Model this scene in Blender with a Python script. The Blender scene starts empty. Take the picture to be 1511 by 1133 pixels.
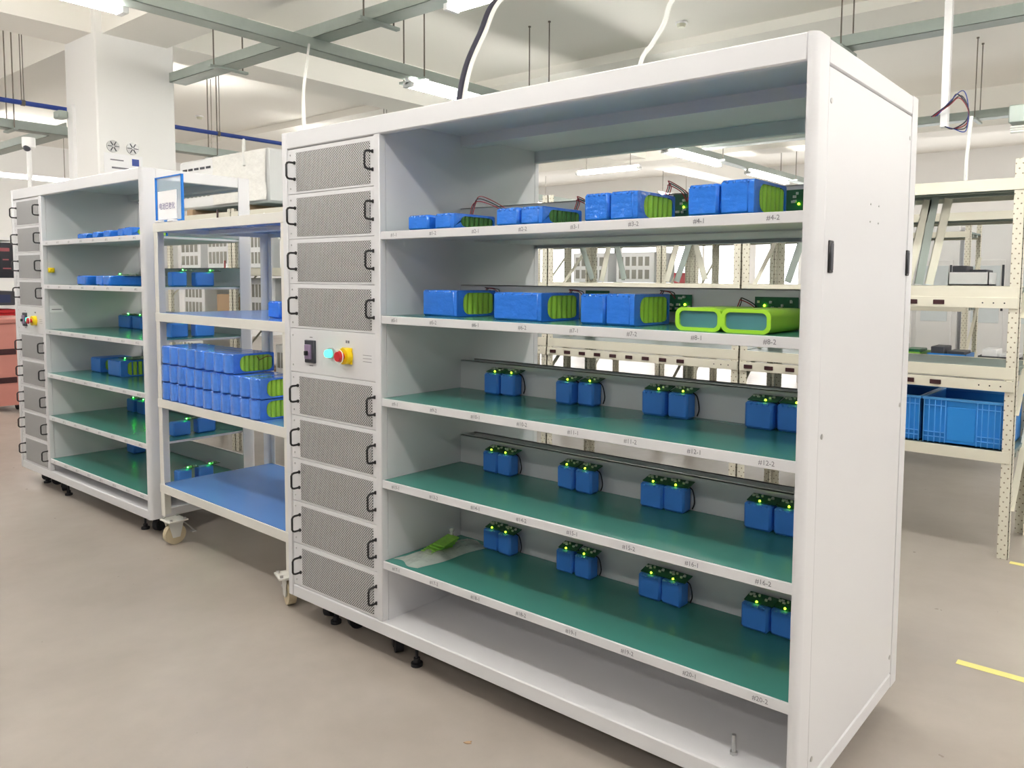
import bpy, math, random
from mathutils import Vector, Matrix, Quaternion
random.seed(7)
sc = bpy.context.scene
COL = sc.collection
R = math.radians
# ------------------------------------------------------------------ camera
cam_d = bpy.data.cameras.new('camera'); cam = bpy.data.objects.new('camera', cam_d); COL.objects.link(cam)
F, CX, CY = 1160.63, 828.95, 497.43
cam_d.sensor_fit = 'HORIZONTAL'; cam_d.sensor_width = 36.0
cam_d.lens = F / 1511 * 36.0
cam_d.shift_x = (755.5 - CX) / 1511
cam_d.shift_y = (CY - 566.5) / 1511
cam_d.clip_start = 0.05; cam_d.clip_end = 100
rt = Vector((0.78413986, 0.62052802, 0.00834596)); dn = Vector((0.05064891, -0.05058802, -0.99743448)); fw = Vector((-0.61851383, 0.78255085, -0.07109715))
M = Matrix((rt, -dn, -fw)).transposed().to_4x4()
M.translation = Vector((2.88423, -1.81671, 1.41745))
cam.matrix_world = M
sc.camera = cam
# ------------------------------------------------------------------ world, exposure
w = bpy.data.worlds.new('world'); sc.world = w; w.use_nodes = True
w.node_tree.nodes['Background'].inputs[0].default_value = (1.0, 0.985, 0.96, 1)
w.node_tree.nodes['Background'].inputs[1].default_value = 0.16
sc.view_settings.view_transform = 'Standard'; sc.view_settings.look = 'None'
sc.view_settings.gamma = 1.0; sc.view_settings.use_curve_mapping = False
sc.view_settings.exposure = 0.62
TUBE = 62.0

# ------------------------------------------------------------------ materials
MATS = {}
def srgb(c):
    return tuple(((v/255)/12.92 if v/255 <= .04045 else ((v/255+.055)/1.055)**2.4) for v in c)
def mat(name, rgb, rough=.5, metal=0., noise=.04, nscale=8., bump=0., spec=.5, alpha=1., trans=0., emit=None, estr=0., coat=0.):
    if name in MATS: return MATS[name]
    m = bpy.data.materials.new(name); m.use_nodes = True; MATS[name] = m
    nt = m.node_tree; b = nt.nodes['Principled BSDF']
    c = srgb(rgb)
    tc = nt.nodes.new('ShaderNodeTexCoord')
    nz = nt.nodes.new('ShaderNodeTexNoise'); nz.inputs['Scale'].default_value = nscale; nz.inputs['Detail'].default_value = 4
    nt.links.new(tc.outputs['Object'], nz.inputs['Vector'])
    mr = nt.nodes.new('ShaderNodeMapRange'); mr.inputs[3].default_value = 1-noise; mr.inputs[4].default_value = 1+noise
    nt.links.new(nz.outputs['Fac'], mr.inputs[0])
    mx = nt.nodes.new('ShaderNodeVectorMath'); mx.operation = 'SCALE'; mx.inputs[0].default_value = c
    nt.links.new(mr.outputs[0], mx.inputs['Scale'])
    nt.links.new(mx.outputs[0], b.inputs['Base Color'])
    b.inputs['Roughness'].default_value = rough; b.inputs['Metallic'].default_value = metal
    b.inputs['Specular IOR Level'].default_value = spec
    if alpha < 1: b.inputs['Alpha'].default_value = alpha
    if trans: b.inputs['Transmission Weight'].default_value = trans
    if coat: b.inputs['Coat Weight'].default_value = coat; b.inputs['Coat Roughness'].default_value = .08
    if bump:
        bp = nt.nodes.new('ShaderNodeBump'); bp.inputs['Strength'].default_value = bump; bp.inputs['Distance'].default_value = .01
        nt.links.new(nz.outputs['Fac'], bp.inputs['Height']); nt.links.new(bp.outputs[0], b.inputs['Normal'])
    if emit:
        b.inputs['Emission Color'].default_value = (*srgb(emit), 1); b.inputs['Emission Strength'].default_value = estr
    return m
def dots(name, rgb, hole, spacing, radius, axes, stagger=True, rough=.45):
    """painted sheet with punched dots laid out on two object axes"""
    m = mat(name, rgb, rough); nt = m.node_tree; b = nt.nodes['Principled BSDF']
    src = b.inputs['Base Color'].links[0].from_socket
    tc = nt.nodes.new('ShaderNodeTexCoord'); sp = nt.nodes.new('ShaderNodeSeparateXYZ'); nt.links.new(tc.outputs['Object'], sp.inputs[0])
    def mth(op, a, bb=None):
        n = nt.nodes.new('ShaderNodeMath'); n.operation = op
        for i, v in enumerate((a, bb)):
            if v is None: continue
            if isinstance(v, (int, float)): n.inputs[i].default_value = v
            else: nt.links.new(v, n.inputs[i])
        return n.outputs[0]
    def grid(off):
        ds = []
        for ax, s in zip(axes, spacing):
            u = mth('FRACT', mth('ADD', mth('DIVIDE', sp.outputs[ax], s), off))
            ds.append(mth('MULTIPLY', mth('SUBTRACT', u, .5), s))
        return mth('SQRT', mth('ADD', mth('MULTIPLY', ds[0], ds[0]), mth('MULTIPLY', ds[1], ds[1])))
    d = grid(0.0)
    if stagger: d = mth('MINIMUM', d, grid(.5))
    k = mth('LESS_THAN', d, radius)
    mix = nt.nodes.new('ShaderNodeMix'); mix.data_type = 'RGBA'
    nt.links.new(k, mix.inputs[0]); nt.links.new(src, mix.inputs[6]); mix.inputs[7].default_value = (*srgb(hole), 1)
    nt.links.new(mix.outputs[2], b.inputs['Base Color'])
    return m
PAINT = mat('light_grey_paint', (225, 225, 228), .38, noise=.015, nscale=3)
PAINT_IN = PAINT
MESH = dots('perforated_steel', (222, 222, 224), (48, 48, 50), (.0105, .0105), .0031, ('X', 'Z'))
MESH2 = MESH
BLACK = mat('black_plastic', (28, 27, 30), .4)
DKGREY = mat('dark_grey_plastic', (60, 62, 70), .5)
RUBBER = mat('black_rubber', (30, 30, 36), .6)
MATG = mat('green_antistatic_mat', (64, 134, 124), .24, noise=.06, nscale=2.5, spec=.6)
MATB = mat('blue_antistatic_mat', (88, 142, 216), .2, noise=.06, nscale=3, spec=.6)
BLUE = mat('blue_shrink_wrap', (46, 124, 232), .16, noise=.10, nscale=34, bump=.5, coat=.6)
BLUED = mat('blue_shrink_wrap_satin', (72, 146, 246), .35, noise=.08, nscale=22, bump=.12)
BLUEC = mat('clear_blue_wrap', (74, 136, 236), .14, noise=.12, nscale=40, bump=.5, coat=.7)
CELL = mat('lime_green_cell_sleeve', (176, 228, 78), .3, noise=.05)
CELL_SHADE = mat('shaded_lime_cell_sleeve', (70, 120, 50), .3)  # lime cells with the shade beside the low packs put into the colour
LIME = mat('lime_plastic_shell', (170, 226, 60), .35)
TEAL = mat('teal_insulation_card', (74, 132, 140), .5, noise=.1, nscale=14)
PCB = mat('green_circuit_board', (22, 92, 60), .35, noise=.25, nscale=90)
CHIP = mat('board_components', (196, 204, 196), .4, noise=.3, nscale=140)
LED = mat('lit_green_led', (180, 255, 60), .3, emit=(190, 255, 40), estr=7)
LEDG = mat('lit_pure_green_led', (60, 255, 60), .3, emit=(40, 255, 50), estr=55)
LAMPG = mat('lit_green_indicator', (60, 230, 190), .25, emit=(70, 255, 200), estr=2.2)
YEL = mat('yellow_plastic', (246, 214, 20), .35)
REDP = mat('red_plastic', (200, 40, 46), .35)
STEEL = mat('bright_steel', (196, 196, 196), .28, metal=.9)
ZINC = mat('galvanised_steel', (168, 178, 172), .45, metal=.35, noise=.08, nscale=14)
ROD = mat('threaded_rod', (116, 108, 98), .5, metal=.3)
BEIGE = mat('ivory_rack_paint', (228, 224, 208), .5, noise=.03)
SLOT = dots('ivory_slotted_angle_front', (228, 224, 208), (146, 134, 112), (.05, .032), .0040, ('Z', 'X'), True)
SLOTY = dots('ivory_slotted_angle_side', (228, 224, 208), (146, 134, 112), (.05, .032), .0040, ('Z', 'Y'), True)
DECKG = mat('rack_deck_board', (104, 126, 122), .35, noise=.06)
WHITE = mat('white_enamel', (240, 240, 240), .4, noise=.01)
WALLW = mat('white_wall_paint', (243, 242, 240), .7, noise=.012, nscale=1.5)
CEIL = mat('warm_white_ceiling', (246, 243, 236), .8, noise=.015, nscale=.8)
TUBEM = mat('fluorescent_tube', (255, 255, 255), .4, emit=(255, 252, 246), estr=TUBE)
PIPE = mat('blue_pipe_paint', (36, 66, 150), .4)
CRATE = mat('blue_crate_plastic', (40, 132, 214), .4, noise=.04)
CRATED = mat('blue_crate_ribs', (86, 166, 236), .4)
CABLE_W = mat('white_cable', (236, 236, 232), .45)
CABLE_D = mat('dark_cable', (44, 44, 62), .45)
WIRE_R = mat('red_wire', (150, 34, 44), .4); WIRE_K = mat('black_wire', (34, 28, 34), .4)
PINKBIN = mat('red_bin_plastic', (206, 138, 128), .4)
REDBOX = mat('coral_red_box', (226, 100, 108), .5)
WHEELT = mat('tan_caster_tyre', (196, 182, 152), .5, noise=.08)
PAPER = mat('white_paper', (246, 246, 248), .7, noise=.01)
INK = mat('grey_ink', (120, 120, 128), .7)
INKP = mat('purple_ink', (120, 110, 160), .7)
ACRYL = mat('blue_acrylic_edge', (30, 120, 214), .15, spec=.7)
CLEARA = mat('clear_acrylic', (214, 232, 246), .1, alpha=.35)
BAG = mat('clear_plastic_bag', (236, 240, 234), .2, noise=.1, nscale=30, bump=.8, alpha=.46)
GREENB = mat('lime_boards', (132, 192, 72), .4, noise=.3, nscale=60)
SCREEN = mat('dark_display', (36, 36, 46), .2)
CARTON = mat('brown_carton', (190, 160, 128), .7)
WRAPW = mat('milky_plastic_film', (240, 238, 232), .3, noise=.08, nscale=18, bump=.7)
YLINE = mat('yellow_floor_tape', (236, 226, 140), .6, noise=.06, nscale=30)
CAP = mat('oxblood_case', (62, 30, 34), .4)
GLASS = mat('pale_window_glass', (226, 234, 238), .1)

# floor: polished beige-grey concrete
fm = bpy.data.materials.new('polished_floor'); fm.use_nodes = True
nt = fm.node_tree; b = nt.nodes['Principled BSDF']
tc = nt.nodes.new('ShaderNodeTexCoord')
n1 = nt.nodes.new('ShaderNodeTexNoise'); n1.inputs['Scale'].default_value = .9; n1.inputs['Detail'].default_value = 8; n1.inputs['Roughness'].default_value = .6
n2 = nt.nodes.new('ShaderNodeTexNoise'); n2.inputs['Scale'].default_value = 14; n2.inputs['Detail'].default_value = 6
for n in (n1, n2): nt.links.new(tc.outputs['Object'], n.inputs['Vector'])
cr = nt.nodes.new('ShaderNodeValToRGB'); cr.color_ramp.elements[0].position = .3; cr.color_ramp.elements[1].position = .72
cr.color_ramp.elements[0].color = (*srgb((154, 145, 136)), 1); cr.color_ramp.elements[1].color = (*srgb((182, 174, 166)), 1)
nt.links.new(n1.outputs['Fac'], cr.inputs[0])
mr = nt.nodes.new('ShaderNodeMapRange'); mr.inputs[3].default_value = .22; mr.inputs[4].default_value = .42
nt.links.new(n2.outputs['Fac'], mr.inputs[0]); nt.links.new(mr.outputs[0], b.inputs['Roughness'])
mm = nt.nodes.new('ShaderNodeMapRange'); mm.inputs[3].default_value = .95; mm.inputs[4].default_value = 1.05; nt.links.new(n2.outputs['Fac'], mm.inputs[0])
sv = nt.nodes.new('ShaderNodeVectorMath'); sv.operation = 'SCALE'; nt.links.new(cr.outputs[0], sv.inputs[0]); nt.links.new(mm.outputs[0], sv.inputs['Scale'])
nt.links.new(sv.outputs[0], b.inputs['Base Color'])
FLOOR = fm

# ------------------------------------------------------------------ mesh builder
class MB:
    def __init__(s): s.v = []; s.f = []
    def add(s, vs, fs):
        o = len(s.v); s.v += [tuple(p) for p in vs]; s.f += [tuple(i+o for i in f) for f in fs]; return s
    def box(s, x0, x1, y0, y1, z0, z1):
        return s.add([(x0,y0,z0),(x1,y0,z0),(x1,y1,z0),(x0,y1,z0),(x0,y0,z1),(x1,y0,z1),(x1,y1,z1),(x0,y1,z1)],
                     [(0,3,2,1),(4,5,6,7),(0,1,5,4),(1,2,6,5),(2,3,7,6),(3,0,4,7)])
    def rbox(s, x0, x1, y0, y1, z0, z1, c=.003):
        lo = (x0,y0,z0); hi = (x1,y1,z1); c = min(c, .45*min(x1-x0, y1-y0, z1-z0))
        V = {}; vs = []
        for ix in (0,1):
            for iy in (0,1):
                for iz in (0,1):
                    for ax in range(3):
                        p = []
                        for k, i in enumerate((ix,iy,iz)):
                            e = hi[k] if i else lo[k]
                            if k != ax: e += -c if i else c
                            p.append(e)
                        V[ix,iy,iz,ax] = len(vs); vs.append(p)
        fs = []
        def q(l): fs.append(l)
        for ax in range(3):
            o = [k for k in range(3) if k != ax]
            for sgn in (0,1):
                l = []
                for a, bb in ((0,0),(1,0),(1,1),(0,1)):
                    i = [0,0,0]; i[ax] = sgn; i[o[0]] = a; i[o[1]] = bb; l.append(V[i[0],i[1],i[2],ax])
                q(l)
            for a in (0,1):
                for bb in (0,1):
                    i0 = [0,0,0]; i0[o[0]] = a; i0[o[1]] = bb; i1 = list(i0); i1[ax] = 1
                    q([V[(*i0, o[0])], V[(*i1, o[0])], V[(*i1, o[1])], V[(*i0, o[1])]])
        for k in range(8):
            i = (k&1, k>>1&1, k>>2&1); q([V[(*i,0)], V[(*i,1)], V[(*i,2)]])
        cen = Vector(((x0+x1)/2,(y0+y1)/2,(z0+z1)/2))
        out = []
        for f in fs:
            p = [Vector(vs[j]) for j in f]; n = (p[1]-p[0]).cross(p[2]-p[0]); m = sum(p, Vector())/len(p)
            out.append(f if n.dot(m-cen) > 0 else f[::-1])
        return s.add(vs, out)
    def prism(s, poly, axis, a, b):
        """poly: 2d points; axis 'z': (x,y) ; 'x': (y,z) ; 'y': (x,z)"""
        n = len(poly); ar = sum(poly[i][0]*poly[(i+1)%n][1]-poly[(i+1)%n][0]*poly[i][1] for i in range(n))
        if ar < 0: poly = poly[::-1]
        mk = {'z': lambda p,t: (p[0],p[1],t), 'x': lambda p,t: (t,p[0],p[1]), 'y': lambda p,t: (p[0],t,p[1])}[axis]
        vs = [mk(p,a) for p in poly] + [mk(p,b) for p in poly]
        fs = [tuple(range(n))[::-1], tuple(range(n,2*n))] + [(i,(i+1)%n,n+(i+1)%n,n+i) for i in range(n)]
        if axis == 'y': fs = [f[::-1] for f in fs]
        return s.add(vs, fs)
    def cyl(s, p0, p1, r, n=12, r1=None):
        p0 = Vector(p0); p1 = Vector(p1); r1 = r if r1 is None else r1
        d = (p1-p0).normalized(); u = d.orthogonal().normalized(); v = d.cross(u)
        vs = []
        for p, rr in ((p0,r),(p1,r1)):
            vs += [p+(u*math.cos(2*math.pi*i/n)+v*math.sin(2*math.pi*i/n))*rr for i in range(n)]
        fs = [(i,(i+1)%n,n+(i+1)%n,n+i) for i in range(n)] + [tuple(range(n))[::-1], tuple(range(n,2*n))]
        return s.add(vs, fs)
    def tube(s, pts, r, n=8):
        pts = [Vector(p) for p in pts]; vs = []; N = len(pts); u = None
        for k, p in enumerate(pts):
            d = (pts[min(k+1,N-1)]-pts[max(k-1,0)]).normalized()
            if u is None: u = d.orthogonal().normalized()
            else:
                u = (u-d*u.dot(d)).normalized()
            v = d.cross(u)
            vs += [p+(u*math.cos(2*math.pi*i/n)+v*math.sin(2*math.pi*i/n))*r for i in range(n)]
        fs = []
        for k in range(N-1):
            fs += [(k*n+i,k*n+(i+1)%n,(k+1)*n+(i+1)%n,(k+1)*n+i) for i in range(n)]
        fs += [tuple(range(n))[::-1], tuple(range((N-1)*n,N*n))]
        return s.add(vs, fs)
    def bar(s, p0, p1, wd, th, up=(0,0,1)):
        p0 = Vector(p0); p1 = Vector(p1); d = (p1-p0).normalized(); up = Vector(up)
        a = d.cross(up).normalized()*wd/2; bb = a.cross(d).normalized()*th/2
        vs = [p+sx*a+sy*bb for p in (p0,p1) for sx, sy in ((-1,-1),(1,-1),(1,1),(-1,1))]
        return s.add(vs, [(0,1,2,3),(7,6,5,4),(0,4,5,1),(1,5,6,2),(2,6,7,3),(3,7,4,0)])
    def ball(s, c, r, n=8, sz=1.):
        vs = []; fs = []
        for i in range(1,n//2):
            t = math.pi*i/(n//2)
            vs += [(c[0]+r*math.sin(t)*math.cos(2*math.pi*j/n), c[1]+r*math.sin(t)*math.sin(2*math.pi*j/n), c[2]+sz*r*math.cos(t)) for j in range(n)]
        m = n//2-1; vs += [(c[0],c[1],c[2]+sz*r),(c[0],c[1],c[2]-sz*r)]
        for i in range(m-1):
            fs += [(i*n+j,(i+1)*n+j,(i+1)*n+(j+1)%n,i*n+(j+1)%n) for j in range(n)]
        fs += [(m*n,j,(j+1)%n) for j in range(n)] + [(m*n+1,(m-1)*n+(j+1)%n,(m-1)*n+j) for j in range(n)]
        return s.add(vs, fs)
    def ring(s, outer, inner, axis, a, b):
        """plate with a hole: outer and inner are loops with equal counts"""
        n = len(outer)
        mk = {'x': lambda p,t: (t,p[0],p[1]), 'y': lambda p,t: (p[0],t,p[1]), 'z': lambda p,t: (p[0],p[1],t)}[axis]
        vs = [mk(p,a) for p in outer]+[mk(p,a) for p in inner]+[mk(p,b) for p in outer]+[mk(p,b) for p in inner]
        fs = []
        for i in range(n):
            j = (i+1)%n
            fs += [(i,n+i,n+j,j),(2*n+i,2*n+j,3*n+j,3*n+i),(i,j,2*n+j,2*n+i),(n+i,3*n+i,3*n+j,n+j)]
        return s.add(vs, fs)
    def mesh(s, name, m, smooth=True, ang=42):
        me = bpy.data.meshes.new(name); me.from_pydata(s.v, [], s.f)
        me.materials.append(m)
        if smooth:
            me.polygons.foreach_set('use_smooth', [True]*len(me.polygons))
            me.set_sharp_from_angle(angle=R(ang))
        me.update(); return me
def rrect(x0, x1, y0, y1, r, k=4):
    out = []
    for cx, cy, a in ((x1-r,y1-r,0),(x0+r,y1-r,90),(x0+r,y0+r,180),(x1-r,y0+r,270)):
        out += [(cx+r*math.cos(R(a+90*i/k)), cy+r*math.sin(R(a+90*i/k))) for i in range(k+1)]
    return out
def arcpath(pts, k=10):
    """Catmull-Rom through points"""
    P = [Vector(p) for p in pts]; P = [2*P[0]-P[1]]+P+[2*P[-1]-P[-2]]; out = []
    for i in range(1, len(P)-2):
        for j in range(k):
            t = j/k; a, bb, c, d = P[i-1:i+3]
            out.append(.5*((2*bb)+(c-a)*t+(2*a-5*bb+4*c-d)*t*t+(3*bb-a-3*c+d)*t**3))
    out.append(P[-2]); return out

# ------------------------------------------------------------------ object helpers
def T(name, label, cat, loc=(0,0,0), rz=0., group=None):
    o = bpy.data.objects.new(name, None); COL.objects.link(o); o.empty_display_size = .05
    o.location = loc; o.rotation_euler = (0,0,R(rz)); o['label'] = label; o['category'] = cat
    if group: o['group'] = group
    return o
def P(name, me, parent=None, loc=(0,0,0), rot=(0,0,0), label=None, kind=None):
    o = bpy.data.objects.new(name, me); COL.objects.link(o); o.location = loc; o.rotation_euler = rot
    if parent is not None: o.parent = parent
    if label: o['label'] = label
    if kind: o['kind'] = kind
    return o
def one(name, me, label, cat, loc=(0,0,0), rot=(0,0,0), group=None):
    o = P(name, me, None, loc, rot); o['label'] = label; o['category'] = cat
    if group: o['group'] = group
    return o
def S(name, me): return P(name, me, kind='structure')
TXT = {}
def textmesh(body, size, m, depth=.0):
    k = (body, size, m.name)
    if k in TXT: return TXT[k]
    cu = bpy.data.curves.new('text', 'FONT'); cu.body = body; cu.size = size; cu.align_x = 'CENTER'; cu.align_y = 'CENTER'; cu.resolution_u = 2; cu.extrude = depth
    ob = bpy.data.objects.new('text_tmp', cu); COL.objects.link(ob)
    dg = bpy.context.evaluated_depsgraph_get(); me = bpy.data.meshes.new_from_object(ob.evaluated_get(dg))
    bpy.data.objects.remove(ob); bpy.data.curves.remove(cu)
    me.materials.clear(); me.materials.append(m); TXT[k] = me; return me

# ================================================================== the setting
S('floor', MB().box(-16, 10, -9, 16, -.1, 0).mesh('floor', FLOOR))
S('ceiling', MB().box(-16, 10, -9, 16, 4.0, 4.15).mesh('ceiling', CEIL))
S('wall_back', MB().box(-16, 10, 15, 15.2, 0, 4).mesh('wall_back', WALLW))
S('wall_left', MB().box(-15.2, -15, -9, 15, 0, 4).mesh('wall_left', WALLW))
WINP = mat('daylit_window_pane', (255, 255, 255), .3, emit=(250, 252, 255), estr=2.6)
for i in range(8):
    x0 = -14.2+2.35*i
    wn = S('window_%d' % (i+1), MB().box(x0,x0+2.1,14.97,15.0,.9,2.45).mesh('window', WINP))
    P('frame', MB().box(x0-.04,x0+2.14,14.93,14.99,.86,.92).box(x0-.04,x0+2.14,14.93,14.99,2.42,2.48).box(x0-.04,x0+.02,14.93,14.99,.86,2.48).box(x0+2.08,x0+2.14,14.93,14.99,.86,2.48).box(x0+1.02,x0+1.08,14.93,14.99,.86,2.48).mesh('frame', WALLW), wn)
colm = S('wall_column', MB().rbox(-5.15, -4.5, 1.08, 1.75, 0, 4.0, .012).mesh('column', WALLW))
S('trim_1', MB().box(-15, 10, 1.14, 1.69, 3.5, 4.0).mesh('beam', CEIL))
S('trim_2', MB().box(-5.1, -4.56, -9, 1.14, 3.5, 4.0).mesh('beam', CEIL))
S('trim_3', MB().box(-5.1, -4.56, 1.69, 15, 3.55, 4.0).mesh('beam', CEIL))
S('trim_4', MB().box(-15, 10, 9.9, 10.4, 3.5, 4.0).mesh('beam', CEIL))
S('trim_5', MB().box(-11.0, -10.4, -9, 1.14, 3.5, 4.0).mesh('beam', CEIL))
S('trim_6', MB().box(-15, 10, 5.7, 6.1, 3.9, 4.0).mesh('beam', CEIL))

# ================================================================== cabinets
def caster_meshes(rad, tyre, forkm, wd=.03):
    w_ = MB().cyl((-wd/2,0,rad),(wd/2,0,rad), rad, 20).mesh('wheel', tyre)
    h_ = MB().cyl((-wd/2-.002,0,rad),(wd/2+.002,0,rad), rad*.35, 12).mesh('hub', forkm)
    k = MB()
    for sx in (-1,1):
        k.prism([(-rad*.35,rad*.7),(rad*.35,rad*.7),(rad*.75,rad*2.25),(-rad*.75,rad*2.25)], 'x', sx*(wd/2+.006)-.0015, sx*(wd/2+.006)+.0015)
    k.rbox(-wd/2-.012, wd/2+.012, -rad*.8, rad*.8, rad*2.2, rad*2.2+.006, .001)
    return w_, h_, k.mesh('fork', forkm)
CM = caster_meshes(.036, RUBBER, BLACK)
FOOT = MB().cyl((0,0,0),(0,0,.012),.022,14).cyl((0,0,.012),(0,0,.03),.012,10).cyl((0,0,.03),(0,0,.1),.006,8).mesh('levelling_foot', RUBBER)
def add_caster(parent, x, y, ang, cm, z=0, name='caster'):
    c = P(name, cm[2], parent, (x,y,z), (0,0,R(ang)))
    P('wheel', cm[0], c); P('hub', cm[1], c)
    return c
HANDLE = MB().tube([(0,0,-.032),(0,-.026,-.032),(0,-.034,-.029),(0,-.038,-.022),(0,-.038,.022),(0,-.034,.029),(0,-.026,.032),(0,0,.032)], .0042, 8).cyl((0,.001,-.032),(0,-.004,-.032),.007,10).cyl((0,.001,.032),(0,-.004,.032),.007,10).mesh('handle', BLACK)
SCREW = MB().cyl((0,0,0),(0,-.002,0),.0035,8).mesh('screw', STEEL)
SCREWX = MB().cyl((0,0,0),(.003,0,0),.007,10).mesh('screw', STEEL)
def make_cabinet(root, W, D, d1, xb, xr, shelves, closed, codes, mesh_mat, double=True):
    zt, zb, zo, zr = 2.0, .1, 1.934, .151
    rad = .022
    # posts
    def cornerpost(mx, my):
        a = .03; bd = .078
        poly = [(xr,0)] + [(W-rad+rad*math.sin(R(t)), rad-rad*math.cos(R(t))) for t in range(0,91,15)] + [(W,bd),(W-.006,bd),(W-.006,.03),(xr,.03)]
        if mx: poly = [(W-x,y) for x,y in poly]
        if my: poly = [(x,D-y) for x,y in poly]
        return poly
    P('post', MB().prism(cornerpost(0,0),'z',zb,zt).mesh('post', PAINT), root)
    P('post', MB().prism(cornerpost(0,1),'z',zb,zt).mesh('post', PAINT), root)
    P('post', MB().rbox(0,.033,0,.05,zb,zt,.004).mesh('post', PAINT), root)
    P('post', MB().rbox(0,.033,D-.05,D,zb,zt,.004).mesh('post', PAINT), root)
    P('mullion', MB().rbox(xb-.033,xb,.0,.03,zr,zo,.003).mesh('mullion', PAINT), root)
    P('mullion', MB().rbox(xb-.033,xb,D-.03,D,zr,zo,.003).mesh('mullion', PAINT), root)
    for y0, y1 in ((0,.028),(D-.028,D)):
        P('top_rail', MB().rbox(.033,xr,y0,y1,zo,zt,.004).mesh('top_rail', PAINT), root)
        P('bottom_rail', MB().rbox(.033,xr,y0,y1,zb,zr,.004).mesh('bottom_rail', PAINT), root)
    P('side_top_rail', MB().rbox(W-.028,W,.078,D-.078,1.94,zt,.004).mesh('side_rail', PAINT), root)
    P('side_bottom_rail', MB().rbox(W-.028,W,.078,D-.078,zb,.148,.004).mesh('side_rail', PAINT), root)
    P('roof_panel', MB().box(.02,W-.02,.02,D-.02,1.984,1.996).mesh('roof', PAINT), root)
    P('roof_channel', MB().box(xb,xr,min(d1,D-.09),min(d1,D-.09)+.06,1.945,1.984).box(xb,xr,.028,.05,1.955,1.984).mesh('roof_channel', PAINT), root)
    P('base_panel', MB().box(.02,W-.02,.02,D-.02,.138,.149).mesh('base', PAINT), root)
    P('partition', MB().box(xb-.012,xb-.001,.03,D-.03,.149,1.984).mesh('partition', PAINT), root)
    P('side_panel', MB().rbox(.002,.012,.05,D-.05,.12,1.98,.002).mesh('side', PAINT), root)
    if closed:
        sp = P('side_panel', MB().rbox(W-.012,W-.001,.081,D-.081,.151,1.937,.003).mesh('side', PAINT), root)
        grip = MB().rbox(0,.006,-.014,.014,-.04,.04,.002)
        grip2 = MB().rbox(.005,.008,-.009,.009,-.033,.033,.001)
        gm = grip.mesh('pull', BLACK); gm2 = grip2.mesh('pull_recess', DKGREY)
        for y in (.123,.807):
            g = P('pull', gm, sp, (W-.002,y,1.483)); P('pull_recess', gm2, g)
        for y, z in ((.1,1.857),(.79,1.868),(.105,1.036),(.79,1.035),(.105,.2),(.785,.21),(.427,1.636),(.5,1.636),(.427,1.588),(.5,1.588)):
            P('screw', SCREWX, sp, (W-.002,y,z), (0,0,0)).scale = (1,1,1) if y not in (.427,.5) else (1,.35,.35)
    # shelves
    code = 1
    lipm = None
    for si, z in enumerate(shelves):
        for back in ((0, 1) if double else (0,)):
            ya, yb = (.004, d1) if not back else (D-d1, D-.004)
            s = MB().box(xb,xr+.006,ya+.012 if not back else ya,yb if not back else yb-.012,z-.014,z-.002)
            s.rbox(xb,xr,(ya if not back else yb-.012),(ya+.012 if not back else yb),z-.028,z+.0005,.0015)
            s.box(xb,xr,(ya+.012 if not back else yb-.03),(ya+.03 if not back else yb-.012),z-.028,z-.026)
            so = P('shelf', s.mesh('shelf', PAINT), root)
            P('mat', MB().box(xb+.002,xr+.004,ya+.006,yb-.004,z-.002,z+.001).mesh('mat', MATG), so, label='green antistatic mat')
            y2 = (d1, d1+.003) if not back else (D-d1-.003, D-d1)
            P('back_strip', MB().box(xb,xr+.006,*y2,z-.014,z+.112).box(xb,xr+.006,min(y2)-.0+.0,max(y2)+.012 if not back else max(y2),z+.109,z+.112).mesh('strip', PAINT), so)
            if not back and codes:
                n = 8
                for k in range(n):
                    q = code + k//2
                    px = xb + .075 + (xr-xb-.15)*(k)/(n-1) + (.0)
                    P('code', textmesh('#%d-%d' % (q, k%2+1), .018, INK), so, (px, ya-.0012, z-.014), (R(90),0,0))
                code += 4
    # rack modules
    zt_m = 1.931; hm = (1.931-.153)/10
    x0m, x1m = .036, xb-.034
    pm = MB()
    pm.rbox(x0m,x1m,.004,.016,-hm/2+.0008,hm/2-.0008,.0015)
    PM = pm.mesh('module', PAINT)
    sheet = MB().rbox(x0m+.062,x1m-.02,.0018,.006,-hm/2+.010,hm/2-.016,.001).mesh('sheet', mesh_mat)
    for k in range(10):
        zc = zt_m - hm*(k+.5)
        if k == 4:
            cp = P('control_panel', PM, root, (0,0,zc))
            br = P('circuit_breaker', MB().rbox(.148,.212,-.006,.006,-.045,.045,.002).mesh('breaker', DKGREY), cp)
            P('breaker_face', MB().rbox(.158,.196,-.014,-.004,-.03,.028,.002).mesh('face', mat('mauve_breaker', (140,120,150), .4)), br)
            P('breaker_lever', MB().rbox(.172,.184,-.026,-.012,-.014,.004,.002).mesh('lever', BLACK), br)
            xg = x0m + (x1m-x0m)*.52; xe = x0m + (x1m-x0m)*.70
            gi = P('green_indicator', MB().cyl((xg,.004,.002),(xg,-.008,.002),.021,20).mesh('bezel', STEEL), cp)
            P('lens', MB().cyl((xg,-.008,.002),(xg,-.024,.002),.0165,20,.014).mesh('lens', LAMPG), gi, label='lit green lens')
            es = P('emergency_stop', MB().cyl((xe,.004,-.002),(xe,-.02,-.002),.031,24).rbox(xe-.031,xe+.031,.0,-.004+.005,-.033,.029,.0003).mesh('yellow_base', YEL), cp, label='yellow collar')
            P('button', MB().cyl((xe,-.02,-.002),(xe,-.034,-.002),.013,16).cyl((xe,-.034,-.002),(xe,-.046,-.002),.021,20,.018).mesh('button', REDP), es, label='red mushroom button')
            P('guard_ring', MB().tube([(xe+.027*math.cos(R(t)),-.038,-.002+.027*math.sin(R(t))) for t in range(0,361,20)],.0018,6).mesh('guard', CABLE_W), es)
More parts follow.
